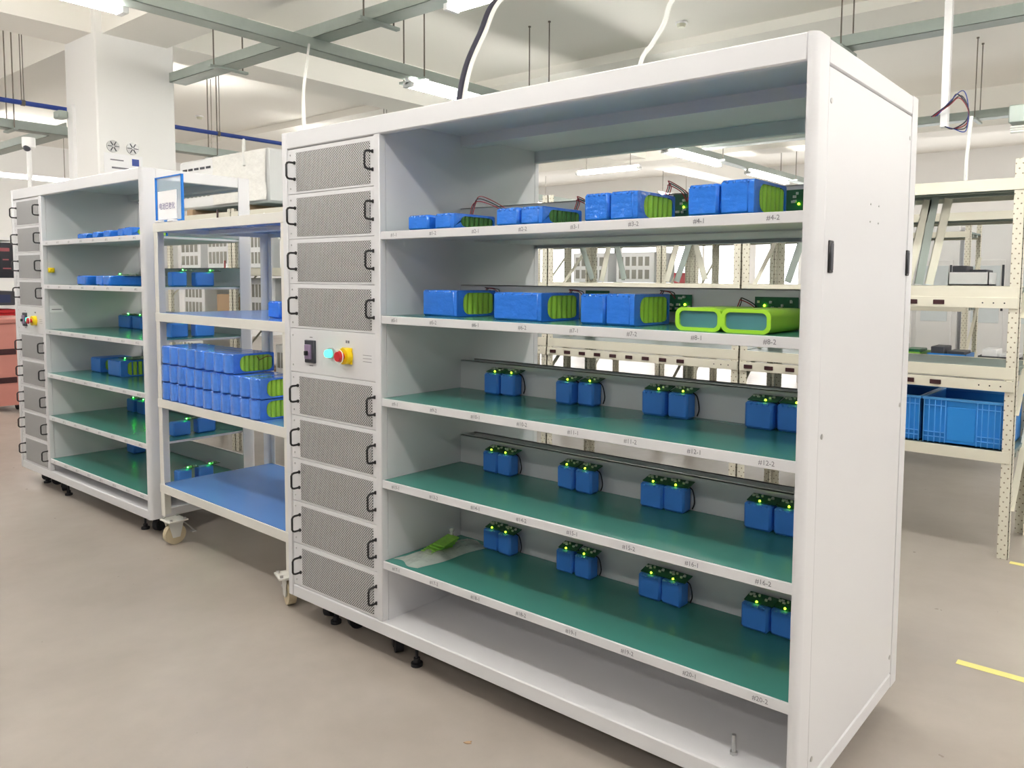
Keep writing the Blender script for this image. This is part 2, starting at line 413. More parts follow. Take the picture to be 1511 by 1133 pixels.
            ink = MB().box(.172,.19,.0032,.0042,.055,.058).box(.168,.192,.0032,.0042,-.058,-.055).box(xe-.012,xe-.004,.0032,.0042,.046,.056).box(xe+.0,xe+.01,.0032,.0042,.046,.056)
            for j in range(3): ink.box(x1m-.072,x1m-.022,.0032,.0042,-.018+.012*j,-.0165+.012*j)
            P('caption', ink.mesh('ink', INK), cp)
            for zz in (-.06,.06): P('screw', SCREW, cp, (x0m+.02,.004,zz))
            continue
        vp = P('vent_panel', PM, root, (0,0,zc))
        P('perforated_sheet', sheet, vp)
        P('handle', HANDLE, vp, (x0m+.05,.004,.002)); P('handle', HANDLE, vp, (x1m-.004,.004,.002))
        for zz in (-.066,.066): P('screw', SCREW, vp, (x0m+.02,.004,zz))
    for x, y, a in ((.12,.12,25),(.3,.12,-15),(xb-.02,.09,60),(W-.12,.1,20),(W-.1,D-.1,10),(.12,D-.1,0),(xb,D-.1,30)):
        add_caster(root, x, y, a, CM, 0)
    for x, y in ((.2,.09),(xb+.12,.06),(W-.2,.06)):
        P('levelling_foot', FOOT, root, (x,y,0))

W1, D1, S1, XB1, XR1 = 2.193, .885, .4026, .613, 2.169
SH1 = [1.5885, 1.287, .9865, .6837, .3804]
main = T('battery_test_cabinet', 'tall grey battery test cabinet in front, with closed plain right side panel', 'cabinet')
make_cabinet(main, W1, D1, S1, XB1, XR1, SH1, True, True, MESH)
X2, Y2 = -3.41, .09
W2, XB2, XR2 = 1.95, .535, 1.925
SH2 = [1.645, 1.368, 1.078, .795, .516, .232]
cab2 = T('battery_test_cabinet', 'farther grey battery test cabinet at left with open right side and six shelves', 'cabinet', (X2,Y2,0))
D2 = .625
make_cabinet(cab2, W2, D2, D2-.02, XB2, XR2, SH2, False, True, MESH, False)

# ================================================================== battery packs
ORD = ['first','second','third','fourth','fifth','sixth','seventh','eighth','ninth','tenth','eleventh','twelfth']
PK = {}
def pack_mesh(w_, l_, h_, cells, wrap, cellm):
    k = (w_, l_, h_, cells, wrap.name, cellm.name)
    if k in PK: return PK[k]
    c = .007; rec = .011
    m = MB()
    if cells:
        m.rbox(0,w_-rec,0,l_,0,h_,c)
        o = rrect(.001,l_-.001,.001,h_-.001,.006,4); i = rrect(.16*l_,l_-.006,.008,h_-.009,min(.4*h_,.03),4)
        m.ring(o, i, 'x', w_-rec-.004, w_)
        n = cells; y0 = .16*l_+.004; y1 = l_-.006; dy = (y1-y0)/n
        cm = MB().cyl((0,0,.006),(0,0,h_-.007), min(dy*.5,.0125), 14).mesh('cell', cellm)
        cp = [(w_-rec+.010-min(dy*.5,.0125), y0+dy*(j+.5), 0) for j in range(n)]
    else:
        m.rbox(0,w_,0,l_,0,h_,c); cm = None; cp = []
    if wrap is BLUEC:
        m.prism([(w_*(.5-.42*math.cos(R(a_))), .0005-.010*math.sin(R(a_))) for a_ in range(0,181,18)], 'z', .007, h_-.007)
        m.prism([(w_*(.5-.34*math.cos(R(a_))), .0-.011*math.sin(R(a_))) for a_ in range(0,181,18)], 'z', .004, h_-.004)
    # shrink wrap puckers at the front upper edge and a seam underneath
    for fx in (.22,.42,.64,.82):
        m.ball((w_*fx,.0035,h_-.006), min(w_*.075,.0062), 8, .8)
    me = m.mesh('wrap', wrap); PK[k] = (me, cm, cp); return PK[k]
def wires(parent, x, y, z, n=2, ln=.09, hh=.04, dx=1.):
    for k in range(n):
        a = random.uniform(-.3,.3)
        pts = [(x+.006*k,y,z-.01),(x+.006*k+dx*.01,y+.005,z+hh*.8),(x+dx*ln*.4,y+.02*a,z+hh*(1+.2*k)),(x+dx*ln*.8,y+.03+.02*k,z+hh*.45),(x+dx*ln,y+.05,z-.015)]
        P('wire', MB().tube(arcpath(pts,6),.0016,6).mesh('wire', WIRE_R if k%2==0 else WIRE_K), parent)
def board(parent, x0, x1, y0, y1, z, ledx, ledm, tilt=0):
    if tilt:  # upright board: y0..y1 become z extent at depth z
        b_ = P('circuit_board', MB().box(x0,x1,z,z+.0025,y0,y1).mesh('pcb', PCB), parent)
        m = MB(); rr = random.Random(int(abs(x0*1000+z*777)))
        for _ in range(9):
            cx, cz = rr.uniform(x0+.004,x1-.012), rr.uniform(y0+.004,y1-.01)
            m.box(cx,cx+rr.uniform(.004,.012),z-rr.uniform(.004,.009),z+.001,cz,cz+.007)
        P('components', m.mesh('components', CHIP), b_)
        if ledm: P('led', MB().ball((ledx,z-.004,(y0+y1)/2-.004),.0036,8).mesh('led', ledm), b_, label='lit green indicator light')
        return b_
    b_ = P('circuit_board', MB().box(x0,x1,y0,y1,z,z+.0025).mesh('pcb', PCB), parent)
    m = MB()
    rr = random.Random(int(abs(x0*1000+z*777)))
    for _ in range(7):
        cx, cy = rr.uniform(x0+.005,x1-.012), rr.uniform(y0+.002,y1-.008)
        m.box(cx,cx+rr.uniform(.004,.010),cy,cy+.005,z+.0024,z+rr.uniform(.005,.010))
    P('components', m.mesh('components', CHIP), b_)
    if ledm:
        P('led', MB().ball((ledx,y0-.001,z+.006),.0034,8).mesh('led', ledm), b_, label='lit green indicator light')
    return b_
def pack(x, y, z, w_, l_, h_, label, group, cells=0, wrap=BLUE, cellm=CELL, rz=0):
    t = T('battery_pack', label, 'battery pack', (x,y,z), rz, group)
    me, cm, cp = pack_mesh(w_, l_, h_, cells, wrap, cellm)
    P('wrap', me, t)
    for q in cp: P('cell', cm, t, q)
    return t
# ---- near cabinet, top shelf: four pairs lying with their ends to the front
z = SH1[0]+.001; G = 'blue packs lying on the top shelf of the near cabinet'
row = [(.729,.835,.052,0,'low'),(.866,.962,.053,7,'low'),(1.151,1.247,.056,0,'low'),(1.255,1.345,.056,7,'low'),
       (1.501,1.589,.080,0,'tall'),(1.592,1.687,.081,6,'tall'),(1.842,1.932,.082,0,'tall'),(1.936,2.030,.088,6,'tall')]
for k, (a, b_, h, c, wd) in enumerate(row):
    t = pack(a, .03, z, round(b_-a,3), .2 if k<4 else .205, h, '%s blue battery pack, %s of the %s pair from left, near cabinet top shelf' % (wd, 'left' if k%2==0 else 'right', ORD[k//2]), G, c, BLUE, CELL_SHADE if k<4 else CELL)
    if k in (1,): wires(t, .05, .12, h, 3, .14, .045)
    if k in (3,5): wires(t, .07, .18, h, 3, .05, .03)
    if k == 5: board(t, .0, .11, .03, .105, .355, .04, LED, 1)
    if k == 7: board(t, .03, .15, .02, .095, .355, .07, LED, 1)
# second shelf
z = SH1[1]+.001; G = 'blue packs lying on the second shelf of the near cabinet'
for k, (a, b_, y, h, c, nm) in enumerate([(.703,.882,.12,.094,6,'wide blue battery pack with lime cells, leftmost on the near cabinet second shelf'),
        (1.084,1.293,.09,.092,6,'wide blue battery pack with lime cells, second from left on the second shelf'),
        (1.448,1.541,.085,.092,0,'narrow blue battery pack between wide pack and lime-celled pack on second shelf'),
        (1.543,1.645,.085,.094,6,'blue battery pack with lime cells beside the lime-shelled pack on second shelf')]):
    t = pack(a, y, z, round(b_-a,3), .20, h, nm, G, c)
    if c: wires(t, b_-a-.012, .15, h, 2, .03, .008)
    if k == 3: board(t, .02, .122, .035, .09, .30, .10, LED, 1)
    if k == 1: board(t, .16, .26, .02, .098, .30, .2, None, 1)
# lime shells with teal ends
def lime_pack(x, y, z, w_, l_, h_, label):
    t = T('lime_battery_pack', label, 'battery pack', (x,y,z), 0, 'lime shelled packs on the second shelf')
    m = MB().ring(rrect(0,w_,0,h_,.02,5), rrect(.011,w_-.011,.009,h_-.009,.014,5), 'y', -.004, .012)
    m.prism(rrect(.001,w_-.001,.001,h_-.001,.02,5), 'y', .010, l_)
    P('shell', m.mesh('shell', LIME), t)
    P('end_card', MB().prism(rrect(.009,w_-.009,.008,h_-.008,.014,5), 'y', .003, .011).mesh('card', TEAL), t, label='teal end card')
    return t
t = lime_pack(1.801,.055,SH1[1]+.001,.137,.22,.062,'lime battery pack with teal end, left of the two on second shelf')
t = lime_pack(1.940,.050,SH1[1]+.001,.137,.22,.062,'lime battery pack with teal end, right one next to the cabinet post')
board(t, -.062, .072, .045, .088, .335, -.03, LED, 1); wires(t, -.06, .2, .05, 2, .05, .03)
# upright pairs on the lower three shelves
XP = [[(.797,.872),(.876,.945)],[(1.158,1.232),(1.242,1.314)],[(1.512,1.598),(1.606,1.682)],[(1.878,1.966),(1.972,2.052)]]
SN = {2:'third',3:'fourth',4:'fifth'}
for si in (2,3,4):
    zz = SH1[si]+.001
    for pi in range(4):
        for k in range(2):
            a, b_ = XP[pi][k]; j = random.uniform(-.006,.006)
            y = .335+random.uniform(-.004,.006)+.012*k*(si==2)
            t = pack(a+j, y, zz, round(b_-a,3), .05, .080, '%s upright blue battery pack of pair %s from left, %s shelf from top, near cabinet' % (('left','right')[k], ('one','two','three','four')[pi], SN[si]), 'upright blue packs on the lower shelves of the near cabinet', 0, BLUED, CELL, random.uniform(-4,4))
            w_ = b_-a
            bo = board(t, .006, w_+.010, .010, .056, .0, w_*.72 if si==2 else w_*.55, LED); bo.location = (0,0,.080); bo.rotation_euler = (R(14),0,0)
            P('lead', MB().tube(arcpath([(w_-.002,.03,.084),(w_+.01,.04,.07),(w_+.012,.05,.03),(w_+.004,.052,.006)],5),.0022,6).mesh('lead', WIRE_K), t)

# bag of lime boards on the bottom shelf
zz = SH1[4]+.0015
bag = T('parts_bag', 'clear plastic bag holding lime circuit boards in the bottom shelf corner', 'plastic bag', (.722,.205,zz), 84)
m = MB(); nx, ny = 16, 12; rr = random.Random(3)
vs = []; fs = []
for i in range(nx+1):
    for j in range(ny+1):
        u, v = i/nx-.5, j/ny-.5
        e = max(0, 1-(abs(u)*2)**4)*max(0, 1-(abs(v)*2)**4)
        vs.append((u*.34+.01*math.sin(7*v), v*.145+.006*math.sin(9*u), .002+e*(.006+.014*rr.random()+.008*math.exp(-((u+.05)**2+(v-.15)**2)*30))))
for i in range(nx):
    for j in range(ny): a = i*(ny+1)+j; fs.append((a,a+ny+1,a+ny+2,a+1))
m.add(vs, fs); P('film', m.mesh('film', BAG, ang=80), bag)
for k in range(5):
    P('lime_board', MB().rbox(-.05,.05,-.026,.026,0,.007,.001).mesh('lime_board', GREENB), bag, (-.015+.008*k,.03-.006*k,.005+.0085*k), (R(6),R(-4),R(-10+7*k)))
P('neck', MB().cyl((.06,.03,.03),(.065,.035,.06),.014,8,.005).ball((.066,.036,.066),.011,8).mesh('neck', BAG), bag)
# bolt in the bottom compartment
one('hex_bolt', MB().cyl((0,0,0),(0,0,.008),.011,6).cyl((0,0,.008),(0,0,.055),.006,10).mesh('bolt', STEEL), 'steel hex bolt standing on the bottom panel near right post', 'bolt', (1.992,.075,.149))

# ================================================================== mobile cart
CL, CD = 1.265, .64
cart = T('shelf_trolley', 'ivory steel trolley with four blue-matted shelves between the two cabinets', 'trolley', (-1.335,.093,0), -1.5)
IV = mat('ivory_trolley_paint', (230, 228, 222), .42, noise=.02)
for x, y, sx, sy in ((0,0,1,1),(CL,0,-1,1),(0,CD,1,-1),(CL,CD,-1,-1)):
    m = MB(); x0, x1 = sorted((x, x+sx*.042)); y0, y1 = sorted((y, y+sy*.004)); m.box(x0,x1,y0,y1,.155,1.70)
    x0, x1 = sorted((x, x+sx*.004)); y0, y1 = sorted((y, y+sy*.05)); m.box(x0,x1,y0,y1,.155,1.70)
    P('post', m.mesh('post', IV), cart)
for z in (1.697,1.235,.783,.327):
    m = MB().box(.004,CL-.004,.004,CD-.004,z-.02,z-.003)
    for y0, y1 in ((-.004,.004),(CD-.004,CD+.004)): m.rbox(.001,CL-.001,y0,y1,z-.044,z,.001)
    for x0, x1 in ((.004,.010),(CL-.010,CL-.004)): m.box(x0,x1,.004,CD-.004,z-.044,z)
    m.box(.004,CL-.004,CD*.5-.03,CD*.5+.03,z-.04,z-.02)
    s = P('shelf', m.mesh('shelf', IV), cart)
    if z < 1.6: P('mat', MB().box(.006,CL-.006,.006,CD-.006,z-.003,z+.0005).mesh('mat', MATB), s, label='blue antistatic mat')
    else: P('underside_sheet', MB().box(.012,CL-.012,.006,CD-.006,z-.0205,z-.0203).mesh('under', MATB), s)
CW = caster_meshes(.055, WHEELT, mat('white_zinc', (226,226,222), .35, metal=.3), .034)
for x, y, a in ((.045,.045,2),(CL-.05,.02,72),(.05,CD-.05,30),(CL-.05,CD-.05,60)):
    c = add_caster(cart, x, y, a, CW, 0)
    P('mounting_plate', MB().rbox(-.055,.055,-.05,.05,.127,.135,.001).mesh('plate', IV), c)
    b_ = MB()
    for bx in (-.042,.042):
        for by in (-.036,.036): b_.cyl((bx,by,.134),(bx,by,.144),.007,6)
    P('bolts', b_.mesh('bolts', STEEL), c)
    P('brake_lever', MB().bar((0,.04,.12),(0,.105,.05),.02,.004).rbox(-.012,.012,.09,.115,.04,.048,.001).mesh('brake', STEEL), c)
# stacked packs
for lay, (n, nm) in enumerate(((11,'bottom'),(11,'middle'),(8,'top'))):
    for k in range(n):
        last = k == n-1
        wpk = .0885 if lay < 2 else .0925
        x = -1.298 + k*wpk*1.005; y = .098 - (x+1.3)*.0262 + random.uniform(-.002,.002)
        t = pack(x, y, .7842+lay*.0945, wpk, .21, .092, '%s blue battery pack from left in the %s layer of the trolley stack' % (ORD[k], nm), 'blue packs stacked on the trolley', 7 if last else 0, BLUEC, CELL)
        if last and lay == 2: wires(t, wpk-.004, .12, .09, 1, .05, -.03)
t = pack(-.452,.2,1.2365,.098,.12,.078,'single blue battery pack on the trolley shelf under its top','battery packs on the trolley',0,BLUE)
wires(t, .03, .06, .078, 2, .04, .02)
# sign holder
sg = T('sign_holder', 'clear acrylic sign holder with blue edges and white notice on trolley top', 'sign', (-1.205,.115,1.697), -1.5)
ww, hh = .30, .238
m = MB().box(-ww/2,-ww/2+.008,-.004,.008,.012,hh).box(ww/2-.008,ww/2,-.004,.008,.012,hh).box(-ww/2,ww/2,-.004,.008,hh-.007,hh).box(-ww/2,ww/2,-.004,.008,.008,.015)
P('edge', m.mesh('edge', ACRYL), sg)
P('panel', MB().box(-ww/2+.008,ww/2-.008,.003,.005,.015,hh-.007).mesh('panel', CLEARA), sg)
pp = P('notice', MB().box(-.125,.085,-.001,.002,.02,.165).mesh('paper', PAPER), sg)
try:
    P('lettering', textmesh('电池已老化', .036, INKP), pp, (-.02,-.0022,.085), (R(90),0,0))
except Exception as e: print('text', e)
for x in (-.08,.07): P('foot', MB().rbox(x-.03,x+.03,-.03,.03,.0005,.014,.004).mesh('foot', WHITE), sg)

# ================================================================== packs in the far cabinet
G2 = 'packs in the far cabinet'
def far(x, y, z, w_, l_, h_, label, cells=0, led=None, wrap=BLUED):
    t = pack(x, y, z+.001, w_, l_, h_, label, G2, cells, wrap, CELL)
    if led: board(t, .01, w_+.02, l_*.25, l_+.02, h_+.004, w_*.6, led)
    return t
for k, (a, b_) in enumerate(((-2.42,-2.30),(-2.20,-2.12),(-2.05,-1.96),(-1.86,-1.78),(-1.775,-1.68))):
    far(a, .13, SH2[0], round(b_-a,3), .2, .034+.004*k, '%s low blue pack from left on top shelf of far cabinet' % ORD[k], 6 if k==4 else 0, None, BLUE)
for k, (a, b_) in enumerate(((-2.45,-2.31),(-2.17,-2.08),(-2.075,-1.985))):
    far(a, .13, SH2[1], round(b_-a,3), .22 if k<2 else .30, .058, '%s blue pack from left on second shelf of far cabinet' % ORD[k], 0, LEDG if k==2 else None, BLUE)
far(-2.79,.50,SH2[2],.18,.09,.085,'upright blue pack left of the board on third shelf of far cabinet',0,LEDG)
far(-2.58,.50,SH2[2],.12,.09,.085,'upright blue pack nearest the post on third shelf of far cabinet',0,LEDG)
far(-2.79,.32,SH2[3],.15,.2,.095,'left blue pack with lime cells on fourth shelf of far cabinet',6,None)
far(-2.475,.30,SH2[3],.19,.24,.102,'right blue pack with lime cells on fourth shelf of far cabinet',6,LEDG)
far(-2.70,.50,SH2[4],.10,.08,.085,'left upright blue pack on fifth shelf of far cabinet',0,LEDG)
far(-2.55,.50,SH2[4],.10,.08,.085,'right upright blue pack on fifth shelf of far cabinet',0,LEDG)
far(-2.72,.50,SH2[5],.11,.08,.085,'upright blue pack on bottom shelf of far cabinet',0,LEDG)
# ones seen through the open side behind the trolley
YS = X2+W2
for si, nm, L in ((1,'second',((.295,.085),(.43,.11))),(2,'third',((.28,.10),(.42,.115))),(4,'fifth',((.28,.10),(.42,.11))),(5,'bottom',((.30,.08),(.42,.09)))):
    for k, (y, w_) in enumerate(L):
        t = T('battery_pack', '%s blue pack on %s shelf of far cabinet seen through the trolley' % (('nearer','farther')[k], nm), 'battery pack', (YS-.17,y,SH2[si]+.001), 0, G2)
        P('wrap', pack_mesh(.06,w_,.082,0,BLUED,CELL)[0], t)
        board(t, .0, .06, w_-.02, w_+.04, .088, .05, LEDG)
# knob and label stuck on the partition
one('yellow_knob', MB().rbox(0,.022,-.018,.018,-.016,.016,.005).cyl((.02,0,0),(.034,0,0),.010,10).mesh('knob', YEL), 'small yellow knob stuck inside far cabinet beside second shelf', 'knob', (X2+XB2-.001,.135,1.46))
lb = T('partition_label', 'white printed label stuck inside far cabinet under second shelf', 'label', (X2+XB2,.16,1.21))
P('paper', MB().box(-.0008,.0006,-.04,.04,-.022,.022).mesh('paper', PAPER), lb)
P('print', MB().box(.0006,.001,-.028,.028,-.006,-.001).mesh('ink', INK), lb)

# ================================================================== racks behind
def lpost(x, y, h, sx, sy, root, wd=.05):
    x0, x1 = sorted((0, sx*wd)); y0, y1 = sorted((0, sy*.003))
    p = P('post', MB().box(x0,x1,y0,y1,0,h).mesh('post', SLOT), root, (x,y,0))
    x0, x1 = sorted((0, sx*.003)); y0, y1 = sorted((0, sy*wd))
    P('post_flange', MB().box(x0,x1,y0,y1,0,h).mesh('flange', SLOTY), p)
def make_rack(root, xs, y0, dep, levels, h, sockets=(), lip=.06, brace=True, decks=None):
    for i, x in enumerate(xs):
        sides = ([1] if i == 0 else [-1] if i == len(xs)-1 else [-1, 1])
        for sx in sides:
            for y, sy in ((y0,1),(y0+dep,-1)): lpost(x+(.003*sx if len(sides)>1 else 0), y, h, sx, sy, root)
        if brace:
            for zz in (.25,.75,1.25):
                P('brace', MB().bar((x,y0+.03,zz),(x,y0+dep-.03,zz+.45),.004,.03,(1,0,0)).mesh('brace', BEIGE), root)
    for i in range(len(xs)-1):
        xa, xb = xs[i]+.008, xs[i+1]-.008
        for z in levels:
            for y in (y0-.004, y0+dep-.002):
                P('beam', MB().rbox(xa,xb,y,y+.006,z-lip,z,.001).mesh('beam', BEIGE), root)
            P('deck', MB().box(xa,xb,y0+.004,y0+dep-.004,z-.022,z-.004).mesh('deck', DECKG), root)
            for t in (.33,.67): P('stiffener', MB().box(xa,xb,y0+dep*t-.015,y0+dep*t+.015,z-.05,z-.022).mesh('stiffener', ZINC), root)
        for z in sockets:
            bar = P('socket_bar', MB().rbox(xa,xb,y0-.012,y0+.03,z-.055,z,.001).mesh('bar', BEIGE), root)
            n = int((xb-xa-.3)/.125); sm = MB().rbox(-.028,.028,-.006,0,-.012,.012,.002).mesh('socket', CAP); sm2 = MB().rbox(-.008,.008,-.008,-.005,-.006,.006,.001).mesh('pin', BLACK)
            for k in range(n):
                s_ = P('socket', sm, bar, (xa+.06+.135*k,y0-.012,z-.028))
            for k in range(3):
                P('hole', MB().cyl((0,0,0),(0,-.001,0),.004,8).mesh('hole', BLACK), bar, (xb-.06-.05*k,y0-.012,z-.028))
XA = [-3.97,-2.41,-.85,.71,2.235]
rackA = T('storage_rack', 'ivory slotted-angle rack right behind the near cabinet, holding blue crates', 'rack')
make_rack(rackA, XA, 2.73, .55, (1.955,1.408,.995,.559), 2.05, (1.352,.925))
rackB = T('storage_rack', 'ivory slotted-angle rack in the second row behind the crates', 'rack')
make_rack(rackB, [-7.3,-5.74,-4.18,-2.62,-1.06,.5,2.06], 4.7, .55, (1.955,1.408,.78,.4), 2.05)
rackC = T('storage_rack', 'ivory slotted-angle rack in the third, farthest row', 'rack')
make_rack(rackC, [-8.2,-6.64,-5.08,-3.52,-1.96,-.4,1.16], 7.0, .55, (1.955,1.2,.6), 2.05)
# crates on the lowest shelf
def crate(x, label):
    t = T('storage_crate', label, 'crate', (x,2.765,.560), 0, 'blue crates on the lowest rack shelf')
    w_, d_, h_ = .40, .48, .245
    m = MB().box(0,w_,0,d_,0,.006).box(0,w_,0,.006,0,h_).box(0,w_,d_-.006,d_,0,h_).box(0,.006,0,d_,0,h_).box(w_-.006,w_,0,d_,0,h_)
    P('body', m.mesh('body', CRATE), t)
    P('rim', MB().rbox(-.008,w_+.008,-.008,.008,h_-.012,h_+.002,.002).rbox(-.008,w_+.008,d_-.008,d_+.008,h_-.012,h_+.002,.002).rbox(-.008,.008,0,d_,h_-.012,h_+.002,.002).rbox(w_-.008,w_+.008,0,d_,h_-.012,h_+.002,.002).mesh('rim', CRATED), t)
    rb = MB().rbox(0,.004,-.008,.002,0,h_-.012,.001).mesh('rib', CRATED)
    for q in (.0,.025,.055,.085,.108,.262,.285,.315,.345,.372,.396): P('rib', rb, t, (q,0,0))
    for z0 in (.03,.055,.20):
        for a, b_ in ((0,.112),(.262,.4)): P('ledge', MB().rbox(a,b_,-.007,.002,z0,z0+.004,.001).mesh('ledge', CRATED), t)
    P('label_plate', MB().rbox(.118,.256,-.003,.002,.02,.20,.004).mesh('plate', CRATE), t)
crate(1.795, 'ribbed blue plastic crate on lowest rack shelf next to the rack post')
crate(1.375, 'ribbed blue plastic crate on lowest rack shelf, half hidden by grey cabinet')
# contents of the racks
def bubble(x, y, z, label):
    rr = random.Random(int(x*100)+5); m = MB()
    for _ in range(60):
        m.ball((rr.uniform(0,.5),rr.uniform(0,.25),.016+rr.uniform(0,.03)), rr.uniform(.012,.022), 6, .8)
    o = one('bubble_wrap', m.mesh('bubbles', mat('pale_blue_film', (206,212,240), .15, noise=.2, nscale=40)), label, 'bubble wrap', (x,y,z))
    o['kind'] = 'stuff'
for x, nm in ((-.75,'by the left rack post'),(-.25,'in the middle of the left bay'),(.1,'beside the middle rack post')):
    bubble(x, 2.76, .8 if False else .560, 'heap of pale blue bubble wrap on low rack shelf, ' + nm)
def angle_bar(x, y, z, ln, lean, m_, label, ry=0):
    one('angle_bar', MB().box(0,.045,0,.003,0,ln).box(0,.003,0,.04,0,ln).mesh('bar', m_), label, 'metal bar', (x,y,z), (R(ry),R(lean),0), 'loose bars leaning in the rack')
k = 0
for x, lean in ((-.62,-22),(-.55,14),(-.36,-16),(.02,17),(.09,20),(.30,-18),(.90,18),(1.0,21),(1.12,17),(1.20,19)):
    angle_bar(x, 2.95+.02*(k%3), 1.428, .50, lean, (ZINC,BEIGE)[k%2], 'loose %s bar leaning %s on the rack shelf, %s from the left' % (('grey steel','ivory')[k%2], 'left' if lean<0 else 'right', ORD[k])); k += 1
for j, (x, lean) in enumerate(((1.55,9),(1.62,11),(1.68,8),(1.735,10))):
    angle_bar(x, 2.92, 1.420, .48, lean, (ZINC,BEIGE)[j%2], 'loose %s bar leaning right of the grey cabinet, %s from the left' % (('grey steel','ivory')[j%2], ORD[j]))
rb = T('red_box', 'coral red box standing on the rack seen through the near cabinet', 'box', (.06,3.1,1.409))
P('body', MB().rbox(-.03,.03,-.03,.03,0,.075,.003).mesh('box', REDBOX), rb)
P('cord', MB().tube(arcpath([(-.02,0,.075),(-.01,.01,.12),(.01,.02,.2)],5),.002,6).mesh('cord', WIRE_K), rb)
def carton(x, y, z, w_, d_, h_, m_, label, name='carton', cat='box'):
    t = T(name, label, cat, (x,y,z)); P('body', MB().rbox(0,w_,0,d_,0,h_,.004).mesh('box', m_), t)
    P('flap', MB().box(.004,w_-.004,d_*.49,d_*.51,h_,h_+.002).mesh('seam', PAPER), t); return t
def instrument(x, y, z, w_, d_, h_, label, slots=5):
    t = T('instrument', label, 'instrument', (x,y,z)); P('case', MB().rbox(0,w_,0,d_,0,h_,.004).mesh('case', WHITE), t)
    sm = MB().rbox(0,w_/slots*.55,-.003,.002,0,h_*.3,.001).mesh('slot', mat('pale_grey_slot', (150,148,140), .5))
    for k in range(slots): P('slot', sm, t, (w_*.08+k*w_*.85/slots,0,h_*.55))
    for k in range(slots): P('slot', sm, t, (w_*.08+k*w_*.85/slots,0,h_*.12))
    return t
rackD = T('storage_rack', 'ivory slotted-angle rack full of instruments behind the trolley and far cabinet', 'rack')
make_rack(rackD, [-4.3,-3.2,-2.1], 1.55, .5, (1.955,1.50,1.08,.5), 1.98)
for i, (x, z, h) in enumerate(((-4.2,1.502,.26),(-3.72,1.502,.33),(-3.1,1.502,.3),(-2.62,1.502,.22),(-4.15,1.082,.3),(-3.05,1.082,.34),(-2.52,1.082,.25),(-4.2,.502,.4),(-2.7,.502,.4))):
    instrument(x, 1.62, z, .36, .36, h, 'white slotted instrument on the rack behind the trolley, %s of nine from upper left' % ORD[i], 4+i%3)
for i, (x, z) in enumerate(((-3.62,1.082),(-3.75,.502),(-3.05,.502))):
    carton(x, 1.64, z, .28, .32, .20, CARTON, 'brown carton on the rack behind the trolley, %s from upper left' % ORD[i])
for i, (x, z) in enumerate(((-4.0,1.80),(-3.4,1.86),(-2.7,1.80),(-3.3,1.44))):
    one('hanging_wire', MB().tube(arcpath([(0,0,.12),(.06,-.03,-.03),(.16,-.04,.02),(.26,-.02,-.09),(.36,0,.10)],6),.007,6).mesh('wire', (CARTON,CAP,CABLE_W,WIRE_R)[i]), 'loose %s wire hanging in the instrument rack behind the trolley' % ('tan','dark red','white','red')[i], 'wire', (x,1.545,z))
for i, (x, z, m_, nm) in enumerate(((.62,.782,CRATE,'blue'),(1.0,.782,GREENB,'green'),(1.32,.782,CRATE,'blue'),(1.68,.782,DKGREY,'grey'),(.75,1.41,WHITE,'white'),(1.45,1.41,WHITE,'white'))):
    t = T('parts_tray', '%s parts tray on the second-row rack, %s from the left' % (nm, ORD[i]), 'tray', (x,4.78,z))
    P('tray', MB().box(0,.28,0,.3,0,.01).box(0,.28,0,.008,0,.10).box(0,.28,.292,.3,0,.10).box(0,.008,0,.3,0,.10).box(.272,.28,0,.3,0,.10).mesh('tray', m_), t)
    P('contents', MB().rbox(.02,.12,.03,.27,.012,.15,.005).rbox(.14,.26,.03,.27,.012,.12,.005).mesh('contents', (WHITE,PCB,DKGREY)[i%3]), t)
for i, (x, z) in enumerate(((-2.2,1.41),(-1.65,1.41),(-2.0,.782),(-.2,.782))):
    instrument(x, 4.80, z, .45, .4, .3, 'white instrument on the second-row rack, %s from the left' % ORD[i], 5)
for i in range(4):
    x = -1.4+1.05*i
    ic = T('glazed_cabinet', 'white far cabinet with dark window strips, %s from the left by the back wall' % ORD[i], 'cabinet', (x,9.0,0))
    P('body', MB().rbox(0,1.0,0,.5,0,2.15,.01).mesh('body', WHITE), ic)
    for a, b_ in ((.06,.47),(.53,.94)):
        d_ = P('door', MB().rbox(a,b_,-.02,0,.1,1.72,.004).mesh('door', WHITE), ic)
        P('pane', MB().rbox(a+.05,b_-.05,-.026,-.018,.95,1.65,.002).mesh('pane', GLASS), d_)
        P('pull', MB().rbox(b_-.035,b_-.01,-.03,-.02,1.1,1.66,.002).mesh('pull', DKGREY), d_)
# film-wrapped machine on top of rack behind the far cabinet
fmch = T('wrapped_machine', 'white machine wrapped in plastic film on top of the rack behind', 'machine', (-4.1,1.58,1.957+.05))
P('case', MB().rbox(0,1.40,0,.45,0,.42,.02).mesh('case', WHITE), fmch)
sm = MB().rbox(0,.035,-.005,.003,0,.07,.001).mesh('slot', mat('pale_grey_slot', (150,148,140), .5)); sm2 = MB().rbox(0,.07,-.005,.003,0,.018,.001).mesh('slot', DKGREY)
for i in range(7):
    for j in range(2): P('slot', sm, fmch, (.06+.07*i,0,.10+.10*j))
for i in range(5): P('slot', sm2, fmch, (.07+.10*i,0,.33))
m = MB(); rr = random.Random(11); vs = []; fs = []
for i in range(17):
    for j in range(9): vs.append((.60+.80*i/16, -.008-.014*rr.random(), .02+.39*j/8))
for i in range(16):
    for j in range(8): a = i*9+j; fs.append((a,a+9,a+10,a+1))
m.add(vs, fs); P('film', m.mesh('film', WRAPW, ang=80), fmch)
P('skid', MB().box(.12,.22,0,.45,-.05,0).mesh('skid', CARTON), fmch); P('skid', MB().box(.98,1.08,0,.45,-.05,0).mesh('skid', CARTON), fmch)
